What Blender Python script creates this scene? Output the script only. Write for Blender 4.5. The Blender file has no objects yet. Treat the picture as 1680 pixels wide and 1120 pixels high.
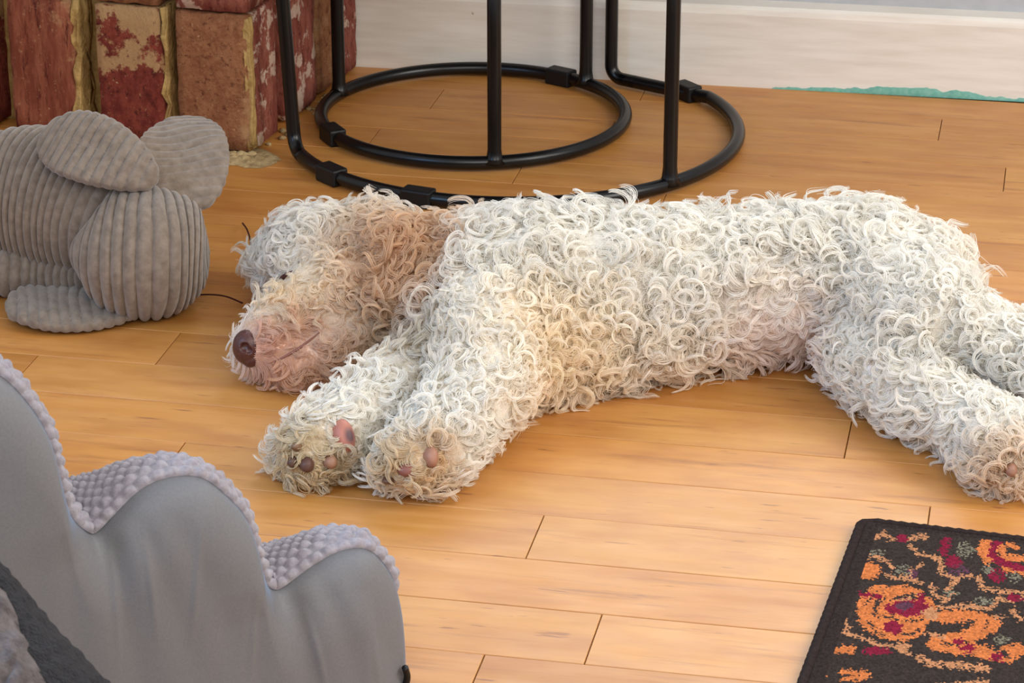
import bpy, bmesh, math, random
import numpy as np
from mathutils import Vector, Matrix
random.seed(7)
rng = np.random.default_rng(11)
S = bpy.context.scene
COL = bpy.context.scene.collection

# ------------------------------------------------------------------ camera, world, light, exposure
PITCH = math.radians(22.7); CAMH = 1.29; FPX = 4600.0
cam_d = bpy.data.cameras.new('camera'); cam = bpy.data.objects.new('camera', cam_d); COL.objects.link(cam)
cam.location = (0, 0, CAMH); cam.rotation_euler = (math.pi/2-PITCH, 0, 0)
cam_d.sensor_width = 36; cam_d.lens = FPX/1680*36; cam_d.clip_start = .05
cam_d.dof.use_dof = True; cam_d.dof.focus_distance = 3.15; cam_d.dof.aperture_fstop = 32
S.camera = cam
S.view_settings.view_transform = 'Standard'; S.view_settings.look = 'None'
S.view_settings.gamma = 1; S.view_settings.use_curve_mapping = False
S.view_settings.exposure = 0.63
w = bpy.data.worlds.new('world'); S.world = w; w.use_nodes = True
bg = w.node_tree.nodes['Background']; bg.inputs[0].default_value = (.97, .97, 1.0, 1); bg.inputs[1].default_value = .42

def area(name, loc, target, sx, sy, power, color):
    l = bpy.data.lights.new(name, 'AREA'); l.shape = 'RECTANGLE'; l.size = sx; l.size_y = sy
    l.energy = power; l.color = color
    o = bpy.data.objects.new(name, l); COL.objects.link(o); o.location = loc
    o.rotation_euler = (Vector(target)-Vector(loc)).to_track_quat('-Z', 'Y').to_euler()
    return o
area('assumed_window_light_right', (2.3, 1.9, 1.8), (.0, 3.0, .1), 1.5, 1.5, 38, (1, .965, .90))  # unseen window, assumed from shadows that fall to the left
wb = area('assumed_window_light_back', (.80, 3.90, 1.08), (.4, 2.0, -.3), 2.1, 1.2, 7.2, (.80, .91, 1)); wb.data.spread = 1.7  # unseen window, assumed from the floor glare; narrowed to spare the back floor
wl = area('added_blue_light_left', (-1.9, 1.25, 1.6), (-.25, 2.1, .2), .8, .9, 5, (.30, .58, 1)); wl.data.spread = 1.2  # blue beam added for the cushion's cool highlights, no window known here
area('fill_light_rear', (.5, -.6, 2.4), (.1, 3.0, .1), 2.2, 1.4, 40, (1, .96, .9))  # broad fill added behind the camera, not an actual window

# ------------------------------------------------------------------ helpers
CP, SP = math.cos(PITCH), math.sin(PITCH)
def ray(u, v):
    return np.array([(u-840)/FPX, CP-SP*(v-560)/FPX, -SP-CP*(v-560)/FPX])
CAM = np.array([0, 0, CAMH])
def P(u, v, z=0.0):                       # world point at height z
    d = ray(u, v); return CAM+d*((z-CAMH)/d[2])
def VP(u, v, o, n):                       # world point on an upright plane through o (xy) with normal n (xy)
    d = ray(u, v); o = np.asarray(o)[:2]; q = (o@n)/(d[:2]@n); return CAM+d*q
def lin(r, g, b):
    f = lambda c: (c/255/12.92) if c/255 <= .04045 else ((c/255+.055)/1.055)**2.4
    return (f(r), f(g), f(b))
def rgba(c): return (c[0], c[1], c[2], 1)

def mesh_obj(name, verts, faces, mat=None, parent=None, smooth=True):
    me = bpy.data.meshes.new(name)
    if isinstance(faces, np.ndarray):
        V = np.ascontiguousarray(verts, dtype=np.float32); Fa = np.ascontiguousarray(faces, dtype=np.int32)
        me.vertices.add(len(V)); me.vertices.foreach_set('co', V.ravel())
        k = Fa.shape[1]
        me.loops.add(Fa.size); me.loops.foreach_set('vertex_index', Fa.ravel())
        me.polygons.add(len(Fa)); me.polygons.foreach_set('loop_start', np.arange(0, Fa.size, k, dtype=np.int32))
        me.update(calc_edges=True); me.validate()
    else:
        me.from_pydata([tuple(map(float, p)) for p in verts], [], [tuple(map(int, f)) for f in faces]); me.update()
    if smooth and len(me.polygons): me.polygons.foreach_set('use_smooth', np.ones(len(me.polygons), dtype=bool))
    if mat: me.materials.append(mat)
    o = bpy.data.objects.new(name, me); COL.objects.link(o)
    if parent: o.parent = parent
    return o
def empty(name, loc=(0, 0, 0)):
    o = bpy.data.objects.new(name, None); COL.objects.link(o); o.location = loc; o.empty_display_size = .05; return o
def tag(o, label, cat, group=None):
    o['label'] = label; o['category'] = cat
    if group: o['group'] = group
    return o
def rel(o, parent):                       # parent an object built in world space
    o.parent = parent; o.matrix_parent_inverse = Matrix.Translation(-Vector(parent.location)); return o

def catmull(pts, n):
    p = np.asarray(pts, float); p = np.vstack([2*p[0]-p[1], p, 2*p[-1]-p[-2]])
    m = len(p)-3; t = np.linspace(0, m, n); i = np.minimum(t.astype(int), m-1); f = (t-i)[:, None]
    a, b, c, d = p[i], p[i+1], p[i+2], p[i+3]
    return .5*((2*b)+(c-a)*f+(2*a-5*b+4*c-d)*f**2+(3*b-a-3*c+d)*f**3)
def frames(path, up=(0, 0, 1)):
    T = np.gradient(path, axis=0); T /= np.linalg.norm(T, axis=1)[:, None]+1e-12
    N = np.zeros_like(T); n = np.cross(np.cross(T[0], up), T[0])
    if np.linalg.norm(n) < 1e-6: n = np.cross(T[0], (1, 0, 0))
    for k in range(len(T)):
        n = n-T[k]*(n@T[k]); n = n/(np.linalg.norm(n)+1e-12); N[k] = n
    return T, N, np.cross(T, N)
def grid_faces(nu, nv, wrap=False, off=0):
    i, j = np.meshgrid(np.arange(nu-1), np.arange(nv if wrap else nv-1), indexing='ij')
    j2 = (j+1) % nv
    return (np.stack([i*nv+j, i*nv+j2, (i+1)*nv+j2, (i+1)*nv+j], -1).reshape(-1, 4)+off).astype(np.int32)
def tube(path, r, seg=12, caps=True, closed=False):
    path = np.asarray(path, float); n = len(path)
    if closed:
        T = np.roll(path, -1, 0)-np.roll(path, 1, 0); T /= np.linalg.norm(T, axis=1)[:, None]
        N = np.tile([0, 0, 1.], (n, 1)); N -= T*(N*T).sum(1)[:, None]; N /= np.linalg.norm(N, axis=1)[:, None]; B = np.cross(T, N)
    else: T, N, B = frames(path, up=(0, 0, 1) if abs((path[1]-path[0])[2]) < .9*np.linalg.norm(path[1]-path[0]) else (1, 0, 0))
    r = np.broadcast_to(np.asarray(r, float), (n,))
    a = np.linspace(0, 2*math.pi, seg, endpoint=False)
    V = path[:, None]+r[:, None, None]*(np.cos(a)[None, :, None]*N[:, None]+np.sin(a)[None, :, None]*B[:, None])
    F = grid_faces(n, seg, True)
    V = V.reshape(-1, 3)
    F = [tuple(f) for f in F]
    if closed:
        F += [((n-1)*seg+j, (n-1)*seg+(j+1) % seg, (j+1) % seg, j) for j in range(seg)]
    elif caps:
        F += [tuple(range(seg))[::-1], tuple(range((n-1)*seg, n*seg))]
    return V, F
def tube_obj(name, path, r, mat, parent=None, seg=12, closed=False):
    V, F = tube(path, r, seg, closed=closed); o = mesh_obj(name, V, F, mat)
    if parent: rel(o, parent)
    return o
def box_bm(cx, cy, cz, sx, sy, sz, bevel=0, seg=1):
    bm = bmesh.new(); bmesh.ops.create_cube(bm, size=1)
    for v in bm.verts: v.co = Vector((cx+v.co.x*sx, cy+v.co.y*sy, cz+v.co.z*sz))
    if bevel: bmesh.ops.bevel(bm, geom=bm.edges[:], offset=bevel, segments=seg, affect='EDGES', profile=.5)
    return bm
def bm_obj(name, bm, mat, parent=None, smooth=False):
    me = bpy.data.meshes.new(name); bm.to_mesh(me); bm.free()
    if smooth: me.polygons.foreach_set('use_smooth', np.ones(len(me.polygons), dtype=bool))
    me.materials.append(mat); o = bpy.data.objects.new(name, me); COL.objects.link(o)
    if parent: o.parent = parent
    return o
def vnoise(p, seed=0, scale=1.0):          # smooth value noise, p: (n,3)
    p = np.asarray(p, float)*scale; i = np.floor(p).astype(int); f = p-i; f = f*f*(3-2*f); out = 0
    def h(a):
        q = (a[:, 0]*73856093) ^ (a[:, 1]*19349663) ^ (a[:, 2]*83492791) ^ (seed*2654435761)
        q = (q ^ (q >> 13))*1274126177 & 0x7fffffff
        return ((q ^ (q >> 16)) & 0xffff)/65535.0
    for dx in (0, 1):
        for dy in (0, 1):
            for dz in (0, 1):
                wgt = (f[:, 0] if dx else 1-f[:, 0])*(f[:, 1] if dy else 1-f[:, 1])*(f[:, 2] if dz else 1-f[:, 2])
                out = out+wgt*h(i+np.array([dx, dy, dz]))
    return out*2-1
def set_color(me, cols, name='Col', domain='POINT'):
    a = me.color_attributes.new(name, 'FLOAT_COLOR', domain)
    c = np.ones((len(cols), 4), np.float32); c[:, :3] = cols; a.data.foreach_set('color', c.ravel())

# ------------------------------------------------------------------ materials
class NT:
    def __init__(s, name):
        s.m = bpy.data.materials.new(name); s.m.use_nodes = True; s.t = s.m.node_tree
        s.b = s.t.nodes['Principled BSDF']; s.out = s.t.nodes['Material Output']
    def n(s, kind, **kw):
        nd = s.t.nodes.new(kind)
        for k, v in kw.items(): setattr(nd, k, v)
        return nd
    def l(s, a, b): s.t.links.new(a, b); return s
    def set(s, **kw):
        for k, v in kw.items(): s.b.inputs[k.replace('_', ' ')].default_value = v
        return s
    def noise(s, vec, scale, detail=4, rough=.55):
        nd = s.n('ShaderNodeTexNoise'); nd.inputs['Scale'].default_value = scale; nd.inputs['Detail'].default_value = detail
        nd.inputs['Roughness'].default_value = rough
        if vec is not None: s.l(vec, nd.inputs['Vector'])
        return nd.outputs['Fac']
    def ramp(s, fac, stops):
        nd = s.n('ShaderNodeValToRGB'); e = nd.color_ramp.elements
        while len(e) < len(stops): e.new(.5)
        for k, (p, c) in enumerate(stops): e[k].position = p; e[k].color = rgba(c) if len(c) == 3 else c
        s.l(fac, nd.inputs[0]); return nd.outputs[0]
    def mix(s, fac, a, b, mode='MIX'):
        nd = s.n('ShaderNodeMix', data_type='RGBA', blend_type=mode)
        for v, i in ((fac, 0), (a, 6), (b, 7)):
            if hasattr(v, 'is_linked'): s.l(v, nd.inputs[i])
            else: nd.inputs[i].default_value = v if i == 0 else rgba(v)
        return nd.outputs[2]
    def math(s, op, a, b=0):
        nd = s.n('ShaderNodeMath', operation=op)
        for v, i in ((a, 0), (b, 1)):
            if hasattr(v, 'is_linked'): s.l(v, nd.inputs[i])
            else: nd.inputs[i].default_value = v
        return nd.outputs[0]
    def bump(s, h, strength, dist=.002):
        nd = s.n('ShaderNodeBump'); nd.inputs['Strength'].default_value = strength; nd.inputs['Distance'].default_value = dist
        s.l(h, nd.inputs['Height']); s.l(nd.outputs[0], s.b.inputs['Normal']); return s
    def obj(s, scale=(1, 1, 1), rnd=False):
        tc = s.n('ShaderNodeTexCoord'); mp = s.n('ShaderNodeMapping'); mp.inputs['Scale'].default_value = scale
        s.l(tc.outputs['Object'], mp.inputs['Vector'])
        if rnd:
            oi = s.n('ShaderNodeObjectInfo'); ml = s.n('ShaderNodeVectorMath', operation='SCALE')
            cb = s.n('ShaderNodeCombineXYZ'); s.l(oi.outputs['Random'], cb.inputs[0]); s.l(oi.outputs['Random'], cb.inputs[1]); s.l(oi.outputs['Random'], cb.inputs[2])
            s.l(cb.outputs[0], ml.inputs[0]); ml.inputs['Scale'].default_value = 137.0
            s.l(ml.outputs[0], mp.inputs['Location'])
        return mp.outputs[0]

def mat_wood():
    k = NT('maple_floorboard')
    oi = k.n('ShaderNodeObjectInfo')
    base = k.ramp(oi.outputs['Random'], [(0, lin(176, 114, 42)), (.3, lin(186, 124, 50)), (.6, lin(193, 134, 61)), (.85, lin(196, 130, 54)), (1, lin(180, 117, 44))])
    v = k.obj((1.5, 22, 1), True)
    g = k.noise(v, 2.2, 6, .6)
    c = k.mix(k.ramp(g, [(.4, (0, 0, 0)), (.75, (.55,)*3)]), base, lin(212, 152, 88))
    v2 = k.obj((3.2, 42, 1), True)
    st = k.noise(v2, 1.3, 5, .65)
    c = k.mix(k.ramp(st, [(.58, (0, 0, 0)), (.70, (.6,)*3)]), c, lin(140, 82, 40))
    v3 = k.obj((7, 60, 1), True)
    fl = k.noise(v3, 2.6, 3, .5)
    c = k.mix(k.ramp(fl, [(.68, (0, 0, 0)), (.735, (.7, .7, .7))]), c, lin(116, 62, 30))
    v4 = k.obj((3, 8, 1), True)
    bl = k.noise(v4, 3, 3)
    c = k.mix(k.ramp(bl, [(.42, (0, 0, 0)), (.72, (.6,)*3)]), c, lin(168, 102, 42))
    k.l(c, k.b.inputs['Base Color'])
    r = k.ramp(k.noise(k.obj((6, 14, 1), True), 3, 4), [(.3, (.44,)*3), (.7, (.54,)*3)])
    k.l(r, k.b.inputs['Roughness']); k.set(Specular_IOR_Level=.95)
    k.bump(g, .12, .0006)
    return k.m
def mat_plain(name, c, rough=.5, spec=.5, noise=None, bump=None, sheen=0):
    k = NT(name); k.set(Base_Color=rgba(c), Roughness=rough, Specular_IOR_Level=spec)
    if sheen: k.set(Sheen_Weight=sheen, Sheen_Roughness=.5)
    if noise:
        sc, c2 = noise; k.l(k.mix(k.ramp(k.noise(k.obj(), sc, 5), [(.35, (0, 0, 0)), (.7, (1, 1, 1))]), c, c2), k.b.inputs['Base Color'])
    if bump: k.bump(k.noise(k.obj(), bump[0], 4), bump[1], bump[2])
    return k.m
def mat_attr(name, rough=.8, spec=.2, sheen=0, bump=None):
    k = NT(name); a = k.n('ShaderNodeAttribute', attribute_name='Col')
    k.l(a.outputs['Color'], k.b.inputs['Base Color']); k.set(Roughness=rough, Specular_IOR_Level=spec)
    if sheen: k.set(Sheen_Weight=sheen, Sheen_Roughness=.5)
    if bump: k.bump(k.noise(k.obj(), bump[0], 3), bump[1], bump[2])
    return k.m
def mat_hair():
    k = NT('curly_dog_hair'); a = k.n('ShaderNodeAttribute', attribute_name='Col')
    k.l(a.outputs['Color'], k.b.inputs['Base Color']); k.set(Roughness=.55, Specular_IOR_Level=.25)
    tr = k.n('ShaderNodeBsdfTranslucent'); k.l(a.outputs['Color'], tr.inputs[0])
    mx = k.n('ShaderNodeMixShader'); mx.inputs[0].default_value = .48
    k.l(k.b.outputs[0], mx.inputs[1]); k.l(tr.outputs[0], mx.inputs[2]); k.l(mx.outputs[0], k.out.inputs[0])
    return k.m
def mat_brick(name, c1, c2, streak, smear, smear_lo, smear_hi, stretch, zb=0., xb=0.):
    k = NT(name); v = k.obj((1, 1, 1), True)
    c = k.mix(k.ramp(k.noise(k.obj((60, 60, 60/stretch), True), 1, 6, .65), [(.4, (0, 0, 0)), (.6, (1, 1, 1))]), c1, c2)
    c = k.mix(k.ramp(k.noise(k.obj((110, 110, 110/stretch), True), 1, 6, .7), [(.54, (0, 0, 0)), (.66, (1, 1, 1))]), c, streak)
    big = k.noise(v, 22, 8, .68)
    sx = k.n('ShaderNodeSeparateXYZ'); k.l(k.obj(), sx.inputs[0])
    big = k.math('ADD', big, k.math('ADD', k.math('MULTIPLY', sx.outputs[2], zb), k.math('MULTIPLY', sx.outputs[0], xb)))
    c = k.mix(k.ramp(big, [(smear_lo, (0, 0, 0)), (smear_hi, (.92,)*3)]), c, smear)
    sp = k.noise(v, 150, 6, .75)
    c = k.mix(k.ramp(sp, [(.60, (0, 0, 0)), (.70, (.75,)*3)]), c, lin(206, 168, 124))
    c = k.mix(k.ramp(k.noise(k.obj((1, 1, 1/stretch), True), 120, 7, .8), [(.58, (0, 0, 0)), (.68, (.7,)*3)]), c, lin(64, 28, 20))
    k.l(c, k.b.inputs['Base Color']); k.set(Roughness=.9, Specular_IOR_Level=.2)
    k.bump(k.noise(k.obj((90, 90, 90/stretch), True), 1, 8, .7), 1., .007)
    return k.m
def mat_skirting():
    k = NT('white_gloss_paint')
    c = k.mix(k.ramp(k.noise(k.obj((3, 3, 30)), 3, 4), [(.35, (0, 0, 0)), (.7, (1, 1, 1))]), lin(226, 219, 208), lin(214, 205, 192))
    c = k.mix(k.ramp(k.noise(k.obj((40, 40, 40)), 1.2, 2), [(.78, (0, 0, 0)), (.8, (.7,)*3)]), c, lin(150, 120, 100))
    k.l(c, k.b.inputs['Base Color']); k.set(Roughness=.45, Specular_IOR_Level=.4); k.bump(k.noise(k.obj((6, 6, 60)), 3, 3), .2, .001)
    return k.m

M_wood = mat_wood()
M_gap = mat_plain('floor_joint', lin(92, 56, 26), .8, .1)
M_wall = mat_plain('grey_wall_paint', lin(176, 176, 178), .8, .2, (40, lin(168, 168, 170)), (300, .2, .0006))
M_skirt = mat_skirting()
M_teal = mat_plain('teal_paint', lin(96, 156, 140), .6, .3, (150, lin(124, 170, 154)))
M_metal = mat_plain('black_powder_coat', lin(9, 9, 10), .30, .4)
M_rubber = mat_plain('black_plastic', lin(14, 14, 15), .5, .35)
M_top = mat_plain('dark_table_top', lin(70, 50, 36), .5, .4, (9, lin(96, 70, 50)))
M_mortar = mat_plain('yellow_mortar', lin(188, 156, 100), .95, .1, (60, lin(150, 118, 68)), (160, .8, .004))
M_mortar2 = mat_plain('pale_mortar_crumbs', lin(190, 165, 120), .95, .1, (70, lin(140, 115, 80)), (200, .8, .003))
M_b1 = mat_brick('red_brick_streaked', lin(156, 92, 68), lin(124, 62, 46), lin(84, 36, 28), lin(190, 146, 104), .62, .74, 5, .6, 2.2)
M_b2 = mat_brick('red_brick_mortar_patched', lin(140, 66, 52), lin(110, 44, 36), lin(78, 30, 26), lin(186, 148, 104), .55, .60, 1.6, 1.7, 0)
M_b3 = mat_brick('tan_brick_speckled', lin(164, 112, 76), lin(142, 90, 60), lin(108, 60, 42), lin(184, 142, 100), .58, .72, 1, 0, 1.5)
M_b4 = mat_brick('pink_brick_whitewashed', lin(160, 94, 78), lin(136, 70, 58), lin(100, 50, 42), lin(216, 188, 168), .54, .58, 2.4)
M_hair = mat_hair()
M_skin = mat_attr('dog_skin', .7, .2)
M_pad = mat_attr('paw_pad_skin', .5, .4, bump=(500, .4, .0006))
M_nose = mat_plain('brown_nose', lin(66, 34, 30), .38, .5, (300, lin(86, 46, 40)), (700, .5, .0008))
M_dark = mat_plain('dark_skin_fold', lin(70, 34, 30), .6, .3)
M_lip = mat_plain('pink_brown_lip', lin(128, 82, 70), .5, .4)
M_cord = mat_plain('grey_corduroy', lin(134, 119, 105), .9, .1, (90, lin(110, 96, 84)), (600, .5, .0012), sheen=.35)
M_satin = mat_plain('grey_satin_side', lin(112, 112, 115), .6, .4, (500, lin(104, 104, 107)), (900, .15, .0004))
_sb = M_satin.node_tree.nodes['Principled BSDF']; _sb.inputs['Sheen Weight'].default_value = .55; _sb.inputs['Sheen Roughness'].default_value = .28; _sb.inputs['Sheen Tint'].default_value = (.30, .56, 1, 1)  # blue sheen tint paints the cool highlight along the hump edges
M_knit = mat_plain('grey_knit', lin(158, 153, 160), .95, .1, (220, lin(136, 131, 139)), (900, .6, .001), sheen=.2)
M_throw = mat_plain('charcoal_fleece', lin(44, 43, 47), .95, .1, (60, lin(34, 33, 37)), (400, 1, .004), sheen=.08)
M_throw2 = mat_plain('brown_grey_knit', lin(112, 104, 104), .95, .1, (70, lin(74, 66, 66)), (300, 1, .004), sheen=.1)
M_rug = mat_attr('rug_pile', .95, .1)
M_bind = mat_plain('rug_binding', lin(40, 30, 29), .95, .1, (200, lin(52, 41, 38)), (500, .8, .002))
M_thread = mat_plain('dark_thread', lin(64, 30, 24), .8, .2)

# ------------------------------------------------------------------ floor
PA = math.radians(-11.3)
pt = np.array([math.cos(PA), math.sin(PA)]); pn = np.array([-math.sin(PA), math.cos(PA)])
floor = bm_obj('floor', box_bm(0, 2.3, -.011, 6, 5, .018), M_gap); floor['kind'] = 'structure'
JO = {-1: [-.48], 0: [-.385], 1: [-1.15, .55], 2: [-.48, .62], 3: [-.90, -.088], 4: [-1.2, .7], 5: [-.187], 6: [-1.0, .3], 7: [-.62, .5],
      8: [-1.1, -.3], 9: [-.75, .2], 10: [-.95, .05], 11: [-.8, -.1], 12: [-.5, .35], 13: [-.715, .1], 14: [-.95, -.05], 15: [-.62, .25], 16: [-.9, -.15], 17: [-.6, .1]}
ROW = .1005; G = .0011
pr = random.Random(3)
for k in range(-9, 18):
    y0 = 2.271+ROW*k; js = sorted(JO.get(k, [pr.uniform(-.9, -.4), pr.uniform(.1, .6)]))
    
    while js[0] > -1.9: js.insert(0, js[0]-pr.uniform(.7, 1.0))
    while js[-1] < 1.5: js.append(js[-1]+pr.uniform(.6, .9))
    for a, b in zip(js[:-1], js[1:]):
        L = b-a-G; W = ROW-G
        o = bm_obj('plank', box_bm(0, 0, -.004, L, W, .008, .0005), M_wood, floor)
        c = pt*(a+b)/2+pn*(y0+ROW/2)
        o.location = (c[0], c[1], pr.uniform(-.00025, .00025)); o.rotation_euler = (0, 0, PA)

# ------------------------------------------------------------------ back wall and skirting board
WA = math.radians(-10.0)
wd = np.array([math.cos(WA), math.sin(WA)]); wn = np.array([-wd[1], wd[0]]); WO = np.array([.420, 4.075])
def wall_pt(s, d, z): q = WO+wd*s+wn*d; return (q[0], q[1], z)
wall = bm_obj('wall_back', box_bm(0, .09, 1.2, 4.4, .1, 2.4), M_wall); wall.location = wall_pt(.5, 0, 0); wall.rotation_euler = (0, 0, WA); wall['kind'] = 'structure'
bm = bmesh.new()
prof = [(0, 0), (0, .113), (.002, .121), (.007, .1255), (.040, .1265), (.040, 0)]
ring = [[bm.verts.new(wall_pt(s, d, z)) for d, z in prof] for s in (-1.2, 2.7)]
for i in range(len(prof)): bm.faces.new([ring[0][i], ring[0][(i+1) % 6], ring[1][(i+1) % 6], ring[1][i]])
bm.faces.new(ring[0]); bm.faces.new(ring[1][::-1]); bmesh.ops.recalc_face_normals(bm, faces=bm.faces[:])
skirt = bm_obj('baseboard_back', bm, M_skirt); skirt['kind'] = 'structure'
# leftover teal paint along the foot of the skirting board
n = 160; s = np.linspace(-.025, .76, n)
env = np.interp(s+.14, [.115, .16, .25, .29, .36, .42, .47, .55, .7, .9], [.001, .0035, .007, .0125, .0115, .008, .004, .006, .008, .005])
hh = np.clip(env*(1+.35*vnoise(np.c_[s, s*0, s*0], 3, 60))+.0014*vnoise(np.c_[s, s*0, s*0], 4, 260), .0006, .02)
V = [wall_pt(a, -.0012, .0) for a in s]+[wall_pt(a, -.0008, h) for a, h in zip(s, hh)]+[wall_pt(a, .001, h+.0006) for a, h in zip(s, hh)]
F = [(i, i+1, n+i+1, n+i) for i in range(n-1)]+[(n+i, n+i+1, 2*n+i+1, 2*n+i) for i in range(n-1)]
o = mesh_obj('paint_residue', V, F, M_teal, skirt); o['label'] = 'ragged teal paint left along the bottom edge'

# ------------------------------------------------------------------ brick chimney breast at the left
C0 = np.array([-.369, 3.761]); sd = np.array([.29635, .95508]); fd = np.array([-sd[1], sd[0]])
BA = math.atan2(-fd[1], -fd[0])            # local x along the front (to the right), local y into the pier
core = box_bm(-.5+(-.030), .046+.19, .45, 1.0, .36, .9)
pier = bm_obj('wall_left', core, M_mortar); pier.location = (C0[0], C0[1], 0); pier.rotation_euler = (0, 0, BA); pier['kind'] = 'structure'
def brick(x0, x1, y0, y1, z0, z1, mat, seed, rough=.0022):
    bm = bmesh.new(); sx, sy, sz = x1-x0, y1-y0, z1-z0
    bmesh.ops.create_cube(bm, size=1)
    bmesh.ops.subdivide_edges(bm, edges=bm.edges[:], cuts=7, use_grid_fill=True)
    P0 = np.array([v.co[:] for v in bm.verts]); q = P0*np.array([sx, sy, sz])
    # worn, rounded arrises
    e = np.array([sx, sy, sz])/2-np.abs(q); r = .005
    inn = np.clip(q, -(np.array([sx, sy, sz])/2-r), np.array([sx, sy, sz])/2-r); d = q-inn; dl = np.linalg.norm(d, axis=1)
    q = np.where(dl[:, None] > r, inn+d/np.maximum(dl, 1e-9)[:, None]*r, q)
    wp = q+np.array([seed*3.1, seed*1.7, seed*.9])
    nz = np.stack([vnoise(wp, 11+i, 70)+.7*vnoise(wp, 21+i, 160) for i in range(3)], 1)
    q = q+nz*rough
    for v, c in zip(bm.verts, q): v.co = c
    o = bm_obj('brick', bm, mat, pier, True); o.location = ((x0+x1)/2, (y0+y1)/2, (z0+z1)/2); return o
cols = [(-.109, .0, M_b3), (-.231, -.131, M_b2), (-.369, -.270, M_b1), (-.505, -.402, M_b2), (-.64, -.54, M_b1)]
side = [(.148, .262, M_b4), (.281, .351, M_b3), (.368, .437, M_b4)]
for lvl in range(3):
    z0 = .004+lvl*.2035; z1 = .2045+lvl*.2035
    for i, (a, b, m) in enumerate(cols):
        mm = m if lvl == 0 else [M_b4, M_b3, M_b1][(i+lvl-1) % 3]
        brick(a, b, 0, .099 if i == 0 else .08, z0, z1, mm, i+7*lvl+1)
    for i, (a, b, m) in enumerate(side):
        brick(-.075, .0-.004*(i % 2), a, b, z0, z1, m if lvl == 0 else [M_b4, M_b1][(i+lvl) % 2], i+40+7*lvl)
# pink whitewashed facing slip on the right flank of the corner brick
brick(-.012, .003, .022, .101, .006, .2045, M_b4, 77, .0015)
# mortar smeared over the flank arris and the sides of the raked joints
def smear(name, x, y, z0, z1, wx, wy, seed):
    bm = bmesh.new(); bmesh.ops.create_cube(bm, size=1); bmesh.ops.subdivide_edges(bm, edges=bm.edges[:], cuts=9, use_grid_fill=True)
    q = np.array([v.co[:] for v in bm.verts])*np.array([wx, wy, z1-z0])
    tp = np.stack([vnoise(q+seed, 5, 50)+.7*vnoise(q+seed, 8, 170), vnoise(q+seed, 6, 50)+.7*vnoise(q+seed, 9, 170), q[:, 0]*0], 1)
    q = q+tp*np.array([wx*.32, wy*.22, 0])
    for v, c in zip(bm.verts, q): v.co = c
    o = bm_obj(name, bm, M_mortar, pier, True); o.location = (x, y, (z0+z1)/2)
smear('mortar_smear', -.0015, .010, .01, .2, .009, .016, 1)
smear('mortar_smear', -.128, .030, .0, .205, .008, .05, 2)
smear('mortar_smear', -.266, .030, .0, .205, .010, .05, 3)
# crumbs of mortar at the foot
V = []; F = []
bm = bmesh.new()
for i in range(70):
    a = pr.random(); x = pr.gauss(-.02, .03); y = pr.gauss(-.012, .012) if a < .6 else 0
    if a >= .6: x = pr.uniform(.0, .016); y = pr.uniform(0, .30)
    r = pr.uniform(.002, .008)*(1 if a < .6 else .7)
    g = bmesh.ops.create_icosphere(bm, subdivisions=1, radius=r)
    for v in g['verts']: v.co = Vector((v.co.x*pr.uniform(.7, 1.6)+x, v.co.y*1.2+y, max(.0, v.co.z*.7+r*.3)))
o = bm_obj('mortar_crumbs', bm, M_mortar2, pier, True); o['kind'] = 'stuff'
nn = 40; a = np.linspace(0, 2*math.pi, nn, endpoint=False)
rr = 1+.3*vnoise(np.c_[np.cos(a), np.sin(a), a*0], 9, 1.8)+.12*vnoise(np.c_[np.cos(a), np.sin(a), a*0], 10, 6)
V = [(-.012, -.012, .0035)]+[(-.012+.058*r*math.cos(t), -.008+.035*r*math.sin(t), .0024) for r, t in zip(rr*.8, a)]+[(-.012+.06*r*math.cos(t), -.008+.037*r*math.sin(t), .0004) for r, t in zip(rr, a)]
F = [(0, 1+i, 1+(i+1) % nn) for i in range(nn)]+[(1+i, 1+nn+i, 1+nn+(i+1) % nn, 1+(i+1) % nn) for i in range(nn)]
mesh_obj('mortar_patch', V, F, M_mortar2, pier)

# ------------------------------------------------------------------ nesting side tables
def glide(name, c, r, ang, root):
    x = c[0]+r*math.cos(ang); y = c[1]+r*math.sin(ang)
    bm = box_bm(0, 0, 0, .0255, .044, .0245, .003, 2)
    o = bm_obj(name, bm, M_rubber); o.location = (x-root.location.x, y-root.location.y, .0125); o.rotation_euler = (0, 0, ang); o.parent = root
def pol(c, r, a, z): return np.array([c[0]+r*math.cos(a), c[1]+r*math.sin(a), z])
R_T = .0098; ZR = .0125
def legs_weld(name, c, r, a, h, root, lean=0):
    p = pol(c, r, a, 0); q = pol(c, r+lean, a, 0)
    pts = np.array([[p[0]+(q[0]-p[0])*t, p[1]+(q[1]-p[1])*t, ZR+(h-ZR)*t] for t in (0, .02, .05, .1, .5, 1)])
    o = tube_obj(name, pts, [R_T*1.7, R_T*1.15, R_T, R_T, R_T, R_T], M_metal, root, 16)
    tp = [pol(c, r, a+x, ZR) for x in np.linspace(-.16, .16, 9)]
    w_ = tube_obj('weld', tp, [R_T*.9, R_T*1.02, R_T*1.1, R_T*1.22, R_T*1.3, R_T*1.22, R_T*1.1, R_T*1.02, R_T*.9], M_metal, None, 12)
    w_.parent = o; w_.matrix_parent_inverse = (Matrix.Translation(Vector(root.location))).inverted()
cs = np.array([-.0566, 3.921]); rs = .2230
ts = tag(empty('side_table', (cs[0], cs[1], 0)), 'smaller black metal side table with full ring base, nested against the white skirting', 'table')
tube_obj('base_ring', [pol(cs, rs, a, ZR) for a in np.linspace(0, 2*math.pi, 120, endpoint=False)], R_T, M_metal, ts, 16, True)
for a in (155, -81.7, 41): legs_weld('leg', cs, rs, math.radians(a), .40, ts)
for a in (-154, 54): glide('glide', cs, rs, math.radians(a), ts)
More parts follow.
